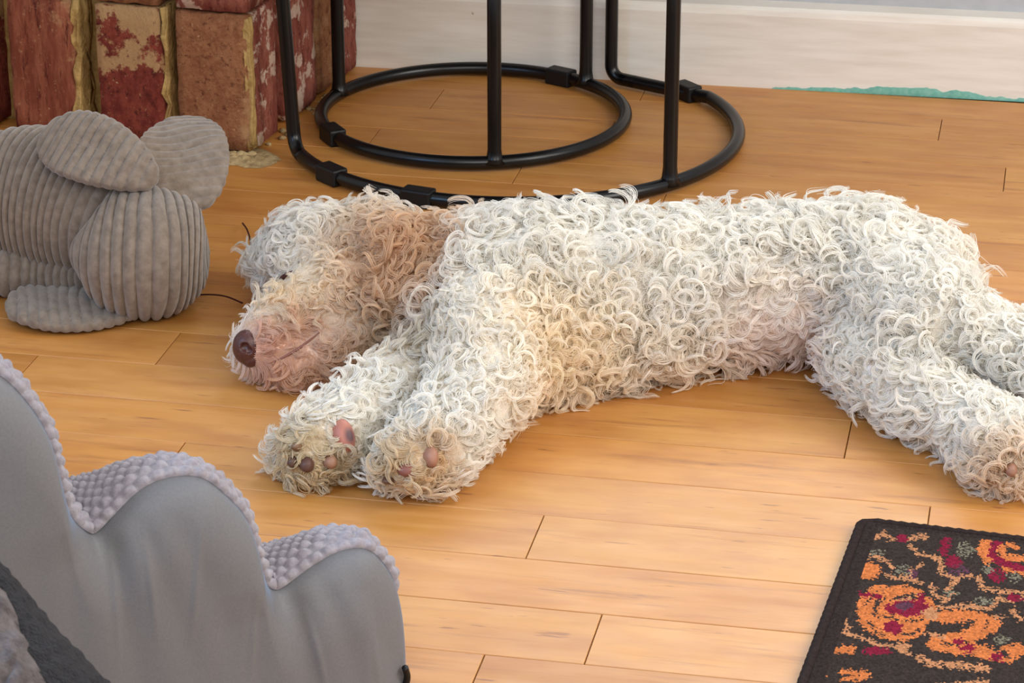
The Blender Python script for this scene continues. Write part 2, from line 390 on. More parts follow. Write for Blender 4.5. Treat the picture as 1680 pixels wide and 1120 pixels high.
def disc(name, c, r, z0, z1, root, off=(0, 0)):
    bm = bmesh.new(); bmesh.ops.create_cone(bm, cap_ends=True, segments=72, radius1=r, radius2=r, depth=z1-z0)
    bmesh.ops.bevel(bm, geom=[e for e in bm.edges if abs(e.verts[0].co.z-e.verts[1].co.z) < 1e-6], offset=.003, segments=2, affect='EDGES')
    o = bm_obj(name, bm, M_top); o.location = (off[0], off[1], (z0+z1)/2); o.parent = root
disc('table_top', cs, .218, .40, .418, ts)
cl = np.array([.0028, 3.8549]); rl = .3235
tl = tag(empty('side_table', (cl[0], cl[1], 0)), 'larger black metal side table with open C-shaped base behind the dog', 'table')
arc = [pol(cl, rl, math.radians(a), ZR) for a in np.linspace(-158, 26, 90)]
endp = pol(cl, .285, math.radians(58.2), ZR)
arc += [arc[-1]+(endp-arc[-1])*t for t in (.25, .5, .75, .9)]
lz = .50
def bend(p, dirn, up_top, rad=.028):
    out = []
    for k in range(1, 9):
        t = k/8*math.pi/2; out.append(p+dirn*rad*math.sin(t)+np.array([0, 0, rad*(1-math.cos(t))]))
    return out
tube_obj('base_ring', arc, R_T, M_metal, tl, 16)
d0 = arc[0]-arc[1]; d0 /= np.linalg.norm(d0); pts = [arc[1], arc[0]]+bend(arc[0], d0, lz)
top = pts[-1]+np.array([-.022, .0, lz-pts[-1][2]]); pts += [pts[-1]+(top-pts[-1])*t for t in (.1, .4, .7, 1)]
tube_obj('leg', pts, R_T, M_metal, tl, 16)
d1 = arc[-1]-arc[-2]; d1 /= np.linalg.norm(d1); pts = [arc[-2], arc[-1]]+bend(arc[-1], d1, lz, .02)
top = pts[-1]*1.0; top[2] = lz; pts += [pts[-1]+(top-pts[-1])*t for t in (.1, .4, .7, 1)]
tube_obj('leg', pts, R_T, M_metal, tl, 16)
legs_weld('leg', cl, rl, math.radians(-49.0), lz, tl)
for a, r in ((-141, rl), (-113.5, rl), (33.5, rl-.012)): glide('glide', cl, r, math.radians(a), tl)
disc('table_top', cl, .322, lz, lz+.02, tl, (0, -.046))

# ------------------------------------------------------------------ grey corduroy elephant toy
def ridged(spine, radii, nl, na, pitch, amp, seed, squash=None, phase=0.):
    sp = catmull(spine, nl); rad = np.maximum(catmull(np.c_[radii, radii], nl)[:, 0], .0004)
    T, N, B = frames(sp)
    s = np.r_[0, np.cumsum(np.linalg.norm(np.diff(sp, axis=0), axis=1))]
    # arc length measured along the bulging outline, so ridges stay evenly spaced over the ends
    so = np.r_[0, np.cumsum(np.hypot(np.diff(s), np.diff(rad)))]
    a = np.linspace(0, 2*math.pi, na, endpoint=False)
    A, So = np.meshgrid(a, so)
    ph = So/pitch+phase+.25*vnoise(np.c_[(np.cos(A)*1.5).ravel(), (np.sin(A)*1.5).ravel(), So.ravel()*8], seed).reshape(A.shape)
    rg = np.abs(np.cos(math.pi*ph))**.5
    wob = vnoise(np.c_[np.cos(A).ravel()*1.3, np.sin(A).ravel()*1.3, So.ravel()*14], seed+5).reshape(A.shape)
    rr = rad[:, None]*(1+.05*wob)+amp*rg*np.minimum(1, rad[:, None]/.01)
    sq = (1, 1) if squash is None else squash
    V = sp[:, None]+rr[..., None]*(np.cos(A)[..., None]*N[:, None]*sq[0]+np.sin(A)[..., None]*B[:, None]*sq[1])
    F = grid_faces(nl, na, True); V = V.reshape(-1, 3)
    V = np.vstack([V, sp[0], sp[-1]]); m = len(V)
    j = np.arange(na); F2 = np.stack([np.full(na, m-2), (j+1) % na, j, j], 1); F3 = np.stack([np.full(na, m-1), (nl-1)*na+j, (nl-1)*na+(j+1) % na, (nl-1)*na+(j+1) % na], 1)
    return V, [tuple(f) for f in F]+[tuple(f[:3]) for f in F2]+[tuple(f[:3]) for f in F3]
def ear_disc(c, ex, ey, rx, ry, pitch, amp, ang, cup, thick, seed, curl=0.):
    nr, na = 46, 200
    ex = np.asarray(ex, float); ex /= np.linalg.norm(ex); ey = np.asarray(ey, float); ey -= ex*(ey@ex); ey /= np.linalg.norm(ey); ez = np.cross(ex, ey)
    r = np.linspace(0, 1, nr)**.8; a = np.linspace(0, 2*math.pi, na, endpoint=False)
    Rr, A = np.meshgrid(r, a, indexing='ij')
    x = Rr*np.cos(A)*rx; y = Rr*np.sin(A)*ry*(1-.16*np.cos(A))
    q = np.c_[x.ravel(), y.ravel(), x.ravel()*0]
    wv = (x*math.cos(ang)+y*math.sin(ang))/pitch+.35*vnoise(q, seed, 18).reshape(x.shape)
    rg = np.abs(np.cos(math.pi*wv))**.5
    t = thick*np.sqrt(np.maximum(1-Rr**2.6, 0))
    mid = cup*((x/rx)**2-.3*(y/ry)**2)+curl*(y/ry)**3+.004*vnoise(q, seed+3, 22).reshape(x.shape)
    Vs = []
    for sgn in (1, -1):
        z = mid+sgn*(t+amp*rg*(1 if sgn > 0 else .6))
        k = 1+(.025*(rg-.5))*(Rr**4)
        Vs.append((np.asarray(c)+(x*k)[..., None]*ex+(y*k)[..., None]*ey+z[..., None]*ez).reshape(-1, 3))
    V = np.vstack(Vs); F1 = grid_faces(nr, na, True); F2 = grid_faces(nr, na, True, nr*na)[:, ::-1]
    j = np.arange(na); rim = np.stack([(nr-1)*na+j, (nr-1)*na+(j+1) % na, nr*na+(nr-1)*na+(j+1) % na, nr*na+(nr-1)*na+j], 1)
    return V, np.vstack([F1, F2, rim]).astype(np.int32)
base = P(190, 470, 0)
toy = tag(empty('elephant_toy', (base[0], base[1], 0)), 'grey corduroy plush elephant lying on its side by the brick chimney breast', 'toy')
def toy_part(name, V, F):
    V = np.array(V); V[:, 2] = np.maximum(V[:, 2], .0008); return rel(mesh_obj(name, V, F, M_cord), toy)
sp = [P(-110, 325, .10), P(-60, 322, .104), P(30, 318, .108), (P(120, 335, .104)), P(200, 364, .095), P(255, 388, .085)]
toy_part('body', *ridged(sp, [.0, .050, .078, .082, .071, .02], 460, 180, .0128, .0068, 1))
hb = lambda u, v, z, dy: P(u, v, z)+np.array([0, dy, 0])
sp = [hb(142, 432, .082, .052), hb(150, 429, .082, .040), hb(180, 421, .081, .018), hb(245, 414, .079, 0), hb(300, 414, .076, .002), hb(330, 418, .074, .009), hb(343, 420, .074, .014)]
toy_part('head', *ridged(sp, [.0, .040, .066, .077, .065, .042, .0], 360, 200, .0128, .0066, 2))
# upright ear
e0 = P(287, 350, .115); e1 = P(322, 178, .195); ax = e1-e0; ax[1] += .03
c = P(301, 258, .172); c[1] += .01
toy_part('ear', *ear_disc(c, ax, np.array([1, .25, .0]), .092, .055, .0128, .0046, -.42, .018, .0055, 3, .008))
# ear lying flat on the floor
c = P(124, 503, .014)
toy_part('ear', *ear_disc(c, (1, -.10, .0), (.1, 1, .05), .085, .062, .0128, .0046, .30, .004, .008, 4))
# leg folded over the back of the body, and the limb on the floor
c = P(158, 250, .198); ax = P(238, 300, .170)-P(70, 228, .200)
toy_part('leg', *ear_disc(c, ax, np.array([.25, .75, .75]), .084, .046, .0125, .0050, .05, -.012, .013, 7, -.006))
sp = [P(-120, 444, .03), P(-80, 444, .031), P(0, 446, .031), P(70, 444, .031), P(130, 446, .034), P(175, 450, .04)]
toy_part('leg', *ridged(sp, [.012, .026, .0255, .026, .027, .02], 260, 80, .0128, .0060, 6))

# thin dark thread between toy and dog
def world_path(pts, n=40): return catmull([P(*p) for p in pts], n)
o = mesh_obj('thread', *tube(world_path([(236, 505, .004), (270, 494, .006), (305, 486, .010), (340, 483, .012), (370, 486, .012), (398, 497, .008)]), .0012, 6), M_thread)
tag(o, 'dark thread on the floor running from the toy to the dog', 'thread')
o = mesh_obj('thread', *tube(world_path([(398, 366, .006), (405, 376, .016), (410, 392, .012), (411, 412, .006), (409, 425, .004)]), .0011, 6), M_thread)
tag(o, 'short dark curved thread standing beside the top of the dog head', 'thread')

# ------------------------------------------------------------------ stepped cushion with knitted top (lower left)
ps = math.radians(28); dv = np.array([math.cos(ps), math.sin(ps)]); wv = np.array([-dv[1], dv[0]]); B0 = P(664, 1132)[:2]
px = [(-205, 1010), (-200, 800), (-180, 690), (-130, 612), (-70, 588), (0, 616), (45, 660), (75, 707), (88, 753), (105, 818), (121, 852), (147, 874), (162, 870), (186, 846), (223, 809), (260, 788), (302, 780), (334, 785), (362, 804), (395, 837), (411, 870),
      (422, 916), (436, 955), (450, 967), (466, 962), (510, 930), (548, 908), (585, 899), (613, 907), (640, 940), (655, 985), (662, 1040), (664, 1090), (663, 1128)]
pw = [VP(u, v, B0, wv) for u, v in px]
prof = np.array([((q[:2]-B0)@dv, q[2]) for q in pw]); prof[-1, 1] = max(prof[-1, 1], .004)
prof = np.vstack([[prof[0, 0], .004], prof])
NS = 620
pc = catmull(prof, 4000); sl = np.r_[0, np.cumsum(np.linalg.norm(np.diff(pc, axis=0), axis=1))]
sq = np.linspace(0, sl[-1], NS); pc = np.c_[np.interp(sq, sl, pc[:, 0]), np.interp(sq, sl, pc[:, 1])]
tn = np.gradient(pc, axis=0); tn /= np.linalg.norm(tn, axis=1)[:, None]; nrm = np.c_[-tn[:, 1], tn[:, 0]]
zup = np.maximum.accumulate(pc[::-1, 1])[::-1]; zup[pc[:, 0] < prof[4, 0]] = pc[pc[:, 0] < prof[4, 0], 1]
WID = .115; NW = 130
cu = tag(empty('stepped_cushion', (B0[0]+dv[0]*-.3, B0[1]+dv[1]*-.3, 0)), 'grey wave-shaped stepped cushion with chunky knit top and smooth satin side, lower left', 'cushion')
def W3(s_, off, z): s_ = np.asarray(s_); return np.stack([B0[0]+dv[0]*s_+wv[0]*off, B0[1]+dv[1]*s_+wv[1]*off, z*np.ones_like(s_)], -1)
ww = np.linspace(0, 1, NW)
edge = .007*np.sqrt(np.clip(1-(1-np.minimum(ww/.16, 1))**2, 0, 1))-.040*np.clip((ww-.45)/.55, 0, 1)**2
offw = ww*WID; lowf = np.where(pc[:, 0] > prof[-6, 0], np.clip((pc[:, 1]-.085)/.03, 0, 1), 1)
grid = np.zeros((NS, NW, 3))
for j in range(NW):
    f = np.clip((ww[j]-.05)/.75, 0, 1); f = f*f*(3-2*f)
    z = pc[:, 1]+(zup-pc[:, 1])*.93*f-.024*f
    vert = np.clip(np.abs(nrm[:, 1]), .15, 1)
    ed = edge[j]*lowf-.004*(1-lowf); grid[:, j] = W3(pc[:, 0]+nrm[:, 0]*ed, offw[j], z+nrm[:, 1]*ed)
gu = np.gradient(grid, axis=0); gv = np.gradient(grid, axis=1); gn = np.cross(gu, gv); gn /= np.linalg.norm(gn, axis=2)[..., None]+1e-12
if gn[NS//2, NW//2, 2] < 0: gn = -gn
pit = .0128; cell = (sq[:, None]/pit); row = (np.cumsum(np.r_[0, np.linalg.norm(np.diff(grid[NS//2], axis=0), axis=1)])/.0094)[None, :]
st = np.abs(np.sin(math.pi*(cell+.5*np.floor(row))))**.5*np.abs(np.sin(math.pi*row))**.5
irr = vnoise(grid.reshape(-1, 3), 88, 70).reshape(st.shape); grid = grid+gn*(st*(.0066+.0022*irr)*lowf[:, None]*(.55+.45*np.minimum(ww/.16, 1))[None])[..., None]; grid[..., 2] = np.maximum(grid[..., 2], .001)
rel(mesh_obj('knit_top', grid.reshape(-1, 3), grid_faces(NS, NW), M_knit), cu)
NQ = 70; q = np.linspace(0, 1, NQ)
X = pc[:, 0]; Z = pc[:, 1]
top_z = Z[:, None]*np.ones(NQ)
# columns drop from the seam to the floor; the panel swells outward and creases below each valley
Zc = Z[:, None]*(1-q[None, :])+.002*q[None, :]
dist = (Z[:, None]-Zc)
bul = .030*np.sqrt(np.clip(1-(1-np.minimum(dist/.075, 1))**2, 0, 1))
endf = np.sqrt(np.clip((X.max()-X)/.05, 0, 1))[:, None]; bul = bul*(.15+.85*endf)
val = [((VP(u, v, B0, wv)[:2]-B0)@dv, VP(u, v, B0, wv)[2]) for u, v in ((152, 874), (455, 967))]
cre = 0
for i, (vx, vz) in enumerate(val):
    for k, (dx, wd_, am) in enumerate([(0.004, .012, .015), (.035, .010, .006), (-.03, .012, .006), (.062, .012, .005), (-.055, .014, .004)]):
        dz = np.clip((vz+.02-Zc), 0, 1); cx_ = vx+dx*(1+4*dz)+.012*dz/.1
        cre = cre-.55*am*np.exp(-((X[:, None]-cx_)/(wd_*(1+3*dz)))**2)*np.clip(dz/.03, 0, 1)*np.exp(-dz/.16)
for u0, v0, u1, v1, am in ((308, 868, 296, 1010, .0022), (222, 880, 236, 1010, .0020), (588, 1000, 604, 1120, .0012), (492, 1006, 516, 1112, .0024), (172, 905, 176, 1040, .0018), (400, 960, 392, 1110, .0012)):
    pa, pb = VP(u0, v0, B0, wv), VP(u1, v1, B0, wv); xa, xb = (pa[:2]-B0)@dv, (pb[:2]-B0)@dv
    tt = np.clip((pa[2]-Zc)/(pa[2]-pb[2]), -.3, 1.3); cre = cre+am*np.exp(-((X[:, None]-xa-(xb-xa)*tt)/.0032)**2)*np.clip(1-np.abs(tt-.5)*1.25, 0, 1)
fn = .0016*vnoise(np.c_[(X[:, None]+Zc*.15).ravel()*30, Zc.ravel()*3, Zc.ravel()*0], 31).reshape(Zc.shape)*np.minimum(dist/.05, 1)
sideg = np.stack([B0[0]+dv[0]*X[:, None]-wv[0]*(bul+cre+fn-.001), B0[1]+dv[1]*X[:, None]-wv[1]*(bul+cre+fn-.001), Zc], -1)
rel(mesh_obj('side_panel', sideg.reshape(-1, 3), grid_faces(NS, NQ)[:, ::-1].copy(), M_satin), cu)
far = grid[:, -1]; fb = far.copy(); fb[:, 2] = .001
rel(mesh_obj('back_panel', np.vstack([far, fb]), grid_faces(2, NS)[:, ::-1].copy(), M_satin), cu)
lo = catmull([P(660, 1082, .035)+np.array([.003, -.014, 0]), P(667, 1100, .022)+np.array([.001, -.012, 0]), P(664, 1120, .010)+np.array([0, -.012, 0]), P(655, 1140, .005)+np.array([0, -.012, 0])], 24)
rel(mesh_obj('piping', *tube(lo, .0032, 8), M_rubber), cu)

# ------------------------------------------------------------------ throw over a low padded arm, bottom left corner
e = [VP(-120, 830, (0, 1.86), np.array([0, 1.])), VP(0, 928, (0, 1.83), np.array([0, 1.])), VP(90, 1025, (0, 1.80), np.array([0, 1.])), VP(185, 1125, (0, 1.77), np.array([0, 1.])), VP(260, 1215, (0, 1.74), np.array([0, 1.]))]
e2 = [VP(-120, 832, (0, 1.80), np.array([0, 1.])), VP(-8, 944, (0, 1.77), np.array([0, 1.])), VP(38, 1030, (0, 1.73), np.array([0, 1.])), VP(82, 1128, (0, 1.69), np.array([0, 1.])), VP(125, 1225, (0, 1.66), np.array([0, 1.]))]
E1 = catmull(e, 90); E2 = catmull(e2, 90)
th = tag(empty('throw_blanket', (E1[40, 0], E1[40, 1], 0)), 'charcoal fleece throw with brown-grey knit layer, in the bottom left corner', 'blanket')
def draped(name, rows, mat, amp, sc):
    G_ = np.array(rows).transpose(1, 0, 2); nu, nv = G_.shape[:2]
    Vv = G_.reshape(-1, 3); Vv = Vv+amp*np.stack([vnoise(Vv, 41+i, sc) for i in range(3)], 1); Vv[:, 2] = np.maximum(Vv[:, 2], .001)
    rel(mesh_obj(name, Vv, grid_faces(nu, nv), mat), th)
nr_ = 40
rows = []
fl = E1.copy(); fl[:, 1] += .05; fl[:, 0] += .03; fl[:, 2] = .001
for t in np.linspace(0, 1, 14): rows.append(fl*(1-t)+E1*t+np.array([.02, .025, 0])*math.sin(math.pi*t)*.4)
for t in np.linspace(0, 1, 26)[1:]:
    p = E1*(1-t)+(E2+np.array([0, 0, -.006]))*t; p = p+np.array([.0, -.004, .012])*math.sin(math.pi*t); rows.append(p)
IN = E2+np.array([-.16, -.12, .01])
for t in np.linspace(0, 1, 12)[1:]: rows.append(E2*(1-t)+IN*t+np.array([0, 0, -.008]))
fb = IN.copy(); fb[:, 2] = .001
for t in (.33, .66, 1): rows.append(IN*(1-t)+fb*t)
draped('fleece_layer', rows, M_throw, .0022, 190)
rows = []
for t in np.linspace(0, 1, 40):
    p = E2*(1-t)+IN*t; p = p+np.array([0, 0, .012*math.sqrt(min(1, t/.08))-.004]); rows.append(p)
draped('knit_layer', rows, M_throw2, .0050, 110)

# ------------------------------------------------------------------ patterned rug (lower right)
RC = P(1414, 864)[:2]; ra = math.radians(-15.6); rx_ = np.array([math.cos(ra), math.sin(ra)]); ry_ = np.array([rx_[1], -rx_[0]])
RW, RL, CS = .56, .66, .0019
nx, ny = int(RW/CS), int(RL/CS)
gx, gy = np.meshgrid((np.arange(nx)+.5)*CS, (np.arange(ny)+.5)*CS, indexing='ij')
wx = RC[0]+rx_[0]*gx+ry_[0]*gy; wy = RC[1]+rx_[1]*gx+ry_[1]*gy
# pattern coordinates: a fixed homography of the rug's own plane
dz_ = -CAMH; ww_ = wy*CP+(-dz_)*SP
pu = 840+FPX*wx/ww_; pv = 560-FPX*(wy*SP+dz_*CP)/ww_
qx = (pu-1260)*4; qy = (pv-840)*4
tri = lambda a, lo, hi: lo+np.abs(((a-lo) % (2*(hi-lo)))-(hi-lo))*-1+(hi-lo)
bx = np.where(qx > 1690, tri(qx, 620, 1690), qx); by = np.where(qy > 1130, tri(qy, 230, 1130), qy)
bx = np.where(qy > 1130, np.where(bx < 1000, bx+(qy-1130)*.33, bx), bx)
jit = lambda s_: vnoise(np.c_[gx.ravel(), gy.ravel(), gx.ravel()*0+s_], 51, 300).reshape(gx.shape)
bx = bx+13*jit(1.)+7*rng.standard_normal(gx.shape); by = by+10*jit(9.)+6*rng.standard_normal(gx.shape)
cd, co_, cp_, cc, cg, cm = [np.array(lin(*c)) for c in ((66, 54, 48), (232, 132, 72), (214, 146, 100), (146, 30, 58), (138, 130, 108), (104, 62, 78))]
colr = np.tile(cd, (nx, ny, 1))*(1+.12*jit(3.))[..., None]
def ell(x, y, a, b, c, p=1.0):
    m = ((bx-x)/a)**2+((by-y)/b)**2 < 1
    if p < 1: m &= rng.random(gx.shape) < p
    colr[m] = c
def pl(pts, wd_, c, p=1.0):
    m = np.zeros(gx.shape, bool)
    for (x0, y0), (x1, y1) in zip(pts[:-1], pts[1:]):
        t = np.clip(((bx-x0)*(x1-x0)+(by-y0)*(y1-y0))/((x1-x0)**2+(y1-y0)**2+1e-9), 0, 1)
        m |= np.hypot(bx-x0-t*(x1-x0), (by-y0-t*(y1-y0))*1.5) < wd_
    if p < 1: m &= rng.random(gx.shape) < p
    colr[m] = c
for pts in ([(700, 225), (760, 190), (800, 230), (960, 225), (1010, 200), (1030, 225)], [(940, 280), (980, 330), (1100, 350), (1140, 400), (1130, 450), (1200, 490), (1260, 480), (1170, 560)],
            [(640, 360), (700, 340), (780, 380), (810, 420)], [(790, 470), (830, 490), (900, 490), (1000, 520)], [(1280, 470), (1380, 480), (1400, 550), (1480, 570), (1680, 580)],
            [(1000, 400), (950, 430), (930, 470)], [(1060, 530), (1090, 600), (1150, 640), (1210, 590)],
            [(1110, 680), (1300, 670), (1450, 690), (1480, 650), (1520, 620), (1600, 640), (1700, 610)], [(490, 740), (520, 800), (500, 850), (600, 880), (700, 920), (850, 950), (930, 990)], [(1600, 690), (1640, 760), (1700, 750)], [(1470, 740), (1540, 740)]):
    pl(pts, 19, cp_, .86)
ell(660, 440, 78, 56, co_)
ell(745, 700, 165, 165, co_); ell(850, 590, 170, 52, co_); ell(850, 830, 170, 70, co_); ell(960, 660, 130, 70, cp_); ell(930, 780, 110, 60, co_); ell(1010, 700, 90, 95, co_); pl([(640, 660), (690, 600), (760, 570)], 11, cd, .8); pl([(640, 770), (700, 820), (760, 870)], 11, cd, .8); pl([(860, 850), (930, 860), (990, 830)], 11, cd, .8)
pl([(700, 690), (720, 640), (760, 620)], 14, cd); pl([(690, 720), (760, 740), (850, 760)], 13, cd, .8); pl([(830, 620), (920, 595), (1000, 620)], 14, cd); pl([(1020, 740), (960, 770), (900, 770)], 10, cd)
ell(915, 685, 150, 52, cc); ell(890, 672, 62, 28, cm); ell(815, 815, 66, 42, cc); pl([(610, 595), (720, 610)], 20, cc); ell(1010, 620, 25, 40, cc)
pl([(1150, 740), (1260, 735), (1400, 760), (1460, 790), (1380, 850), (1230, 890), (1120, 930), (1230, 950), (1340, 950), (1440, 980), (1540, 1000), (1640, 960)], 62, co_)
ell(1190, 915, 150, 62, co_); ell(1420, 800, 95, 62, co_); ell(1560, 985, 90, 55, co_); ell(1060, 720, 60, 40, cp_); pl([(1060, 790), (1200, 815), (1290, 800), (1330, 775)], 26, cd); pl([(1130, 905), (1210, 930), (1300, 905)], 12, cd, .8); pl([(1400, 830), (1440, 790), (1430, 760)], 10, cd, .8); pl([(1480, 950), (1540, 975), (1560, 1010)], 12, cd, .8); ell(1250, 905, 34, 22, cc); pl([(1150, 880), (1050, 850)], 20, cp_)
pl([(1420, 250), (1408, 320), (1440, 370)], 36, co_); pl([(1520, 290), (1560, 350), (1690, 360)], 34, co_); pl([(1570, 265), (1630, 285)], 22, co_); pl([(1550, 420), (1690, 455)], 24, co_); pl([(1560, 310), (1620, 315)], 9, cd)
pl([(1490, 260), (1460, 330), (1540, 390), (1690, 430)], 30, cc)
pl([(1170, 235), (1150, 320)], 28, cc); ell(1215, 380, 52, 42, cc); ell(875, 230, 44, 22, cc); ell(1500, 470, 62, 46, cc, .8); ell(1615, 620, 42, 26, cc); ell(710, 970, 95, 27, cc); ell(415, 912, 42, 26, cc)
pl([(430, 955), (545, 960)], 30, co_); ell(335, 1095, 42, 46, co_); pl([(490, 1105), (650, 1125)], 26, co_); pl([(1000, 1010), (1060, 1050), (1250, 1062), (1420, 1085)], 36, cp_, .9); ell(880, 945, 50, 32, cp_)
ell(1310, 950, 52, 30, cc); ell(1500, 1002, 42, 30, cc); ell(1400, 980, 60, 40, co_); ell(1310, 950, 30, 24, cc)
for x, y, a, b in ((1290, 300, 62, 52), (880, 430, 46, 36), (1440, 432, 38, 28), (1400, 640, 74, 26), (1200, 590, 56, 26), (1530, 890, 60, 26), (700, 320, 60, 18), (1600, 480, 50, 30)): ell(x, y, a, b, cg, .55)
ell(950, 462, 34, 32, cm, .7); ell(1240, 440, 70, 40, cm, .5)
bord = (gx < .019) | (gy < .013); colr[bord] = np.array(lin(58, 46, 42))
pile = .0088+.0012*rng.random((nx+1, ny+1))
edge_d = np.minimum.outer(np.r_[np.arange(nx+1)]*CS, np.r_[np.arange(ny+1)]*CS*1.0)
pile = pile*(.6+.4*np.minimum(edge_d/.006, 1))
vx, vy = np.meshgrid(np.arange(nx+1)*CS, np.arange(ny+1)*CS, indexing='ij')
rc = np.array([RC[0], RC[1], 0])
V = np.stack([vx, vy, pile], -1).reshape(-1, 3); b0 = len(V)
ring_ = [0, ny, nx*(ny+1)+ny, nx*(ny+1)]
rug = empty('rug', (RC[0], RC[1], 0)); rug.rotation_euler = (math.pi, 0, 0)
rug.rotation_euler = (0, 0, 0)
M3 = np.array([[rx_[0], ry_[0], 0], [rx_[1], ry_[1], 0], [0, 0, 1]])
tag(rug, 'dark brown patterned rug with orange and crimson flowers on the wooden floor', 'rug')
pm = mesh_obj('pile', V@M3.T, grid_faces(nx+1, ny+1)[:, ::-1].copy(), M_rug, rug, smooth=False)
set_color(pm.data, np.repeat(np.clip(colr.reshape(-1, 3)*.56*(1+.22*rng.standard_normal((nx*ny, 1)).clip(-1.5, 1.5)), 0, 1), 4, axis=0), 'Col', 'CORNER')
bp = np.array([[.0, RL, .0058], [.0, .012, .0058], [.003, .004, .0058], [.012, .0, .0058], [RW, .0, .0058]])
bp = np.vstack([bp[0]+(bp[1]-bp[0])*t for t in np.linspace(0, 1, 160)]+[bp[2:3]]+[bp[3]+(bp[4]-bp[3])*t for t in np.linspace(0, 1, 140)])
rr_ = .0056*(1+.10*np.sin(np.arange(len(bp))*2.1))
o = mesh_obj('binding', tube(bp, rr_, 8)[0]@M3.T, tube(bp, rr_, 8)[1], M_bind, rug)

# ------------------------------------------------------------------ sleeping dog
# body volume: tapered round limbs blended into one surface; joints (x px, y px of the photo, height in m, radius)
CH = []          # (group, joints, blend)
def chain(group, pts, k=.03): CH.append((group, [(P(u, v, z), r) for u, v, z, r in pts], k))
chain('trunk', [(735, 470, .082, .070), (850, 492, .092, .093), (1000, 490, .090, .090), (1160, 480, .085, .083), (1300, 468, .086, .082), (1410, 458, .085, .078), (1490, 474, .080, .068)])
chain('trunk', [(740, 520, .07, .060), (830, 560, .075, .065), (930, 560, .06, .055)], .04)
chain('neck', [(640, 455, .075, .060), (735, 470, .08, .068)])
chain('head', [(525, 430, .078, .056), (610, 428, .080, .060)], .03)
chain('muzzle', [(520, 500, .066, .046), (455, 545, .052, .036), (425, 565, .046, .030)], .022)
chain('jaw', [(580, 560, .040, .036), (520, 590, .030, .026), (465, 600, .026, .021)], .018)
chain('cheek', [(560, 500, .07, .05), (610, 520, .058, .045)], .03)
chain('brow', [(452, 440, .05, .026), (500, 402, .07, .036)], .03)
chain('ear', [(612, 375, .120, .026), (655, 395, .128, .034), (672, 440, .118, .036), (650, 490, .098, .026)], .012)
chain('foreleg_near', [(800, 545, .095, .060), (800, 625, .072, .050), (745, 690, .056, .040), (705, 735, .046, .036), (680, 757, .040, .034)], .028)
chain('foreleg_far', [(730, 595, .05, .045), (650, 640, .044, .040), (585, 685, .042, .037), (530, 728, .038, .036), (508, 742, .034, .033)], .02)
chain('hindleg_near', [(1430, 465, .092, .074), (1525, 528, .100, .056), (1620, 556, .092, .036), (1720, 606, .078, .033), (1830, 670, .06, .032), (1880, 730, .045, .032)], .02)
chain('hindleg_far', [(1410, 570, .050, .046), (1480, 634, .046, .038), (1560, 682, .042, .036), (1625, 715, .040, .036), (1650, 755, .036, .032)], .010)
for u, v in ((470, 742), (484, 762), (515, 768), (546, 764)): chain('foreleg_far', [(u+22, v-18, .034, .013), (u, v, .022, .0135)], .006)
for u, v in ((632, 772), (662, 782), (700, 770), (730, 752)): chain('foreleg_near', [(u+12, v-22, .038, .014), (u, v, .026, .0145)], .006)
hs = .0062
allp = np.array([p for _, c, _ in CH for p, _ in c]); lo_ = allp.min(0)-.13; hi_ = allp.max(0)+.13; lo_[2] = -.02
dim = np.ceil((hi_-lo_)/hs).astype(int)+1
gxx = [lo_[i]+hs*np.arange(dim[i]) for i in range(3)]
GP = np.stack(np.meshgrid(*gxx, indexing='ij'), -1)
def sd_chain(pts, c):
    d = np.full(pts.shape[:-1], 9.)
    for (a, ra_), (b, rb) in zip(c[:-1], c[1:]):
        ab = b-a; h = np.clip(((pts-a)@ab)/(ab@ab), 0, 1)
        d = np.minimum(d, np.linalg.norm(pts-a-h[..., None]*ab, axis=-1)-(ra_+(rb-ra_)*h))
    return d
SDF = None
for g, c, k in CH:
    d = sd_chain(GP, c)
    if SDF is None: SDF = d
    else:
        h = np.maximum(k-np.abs(SDF-d), 0)/k; SDF = np.minimum(SDF, d)-h*h*k*.25
flr = .006-GP[..., 2]                      # flattened where it lies on the floor
SDF = np.maximum(SDF, flr)
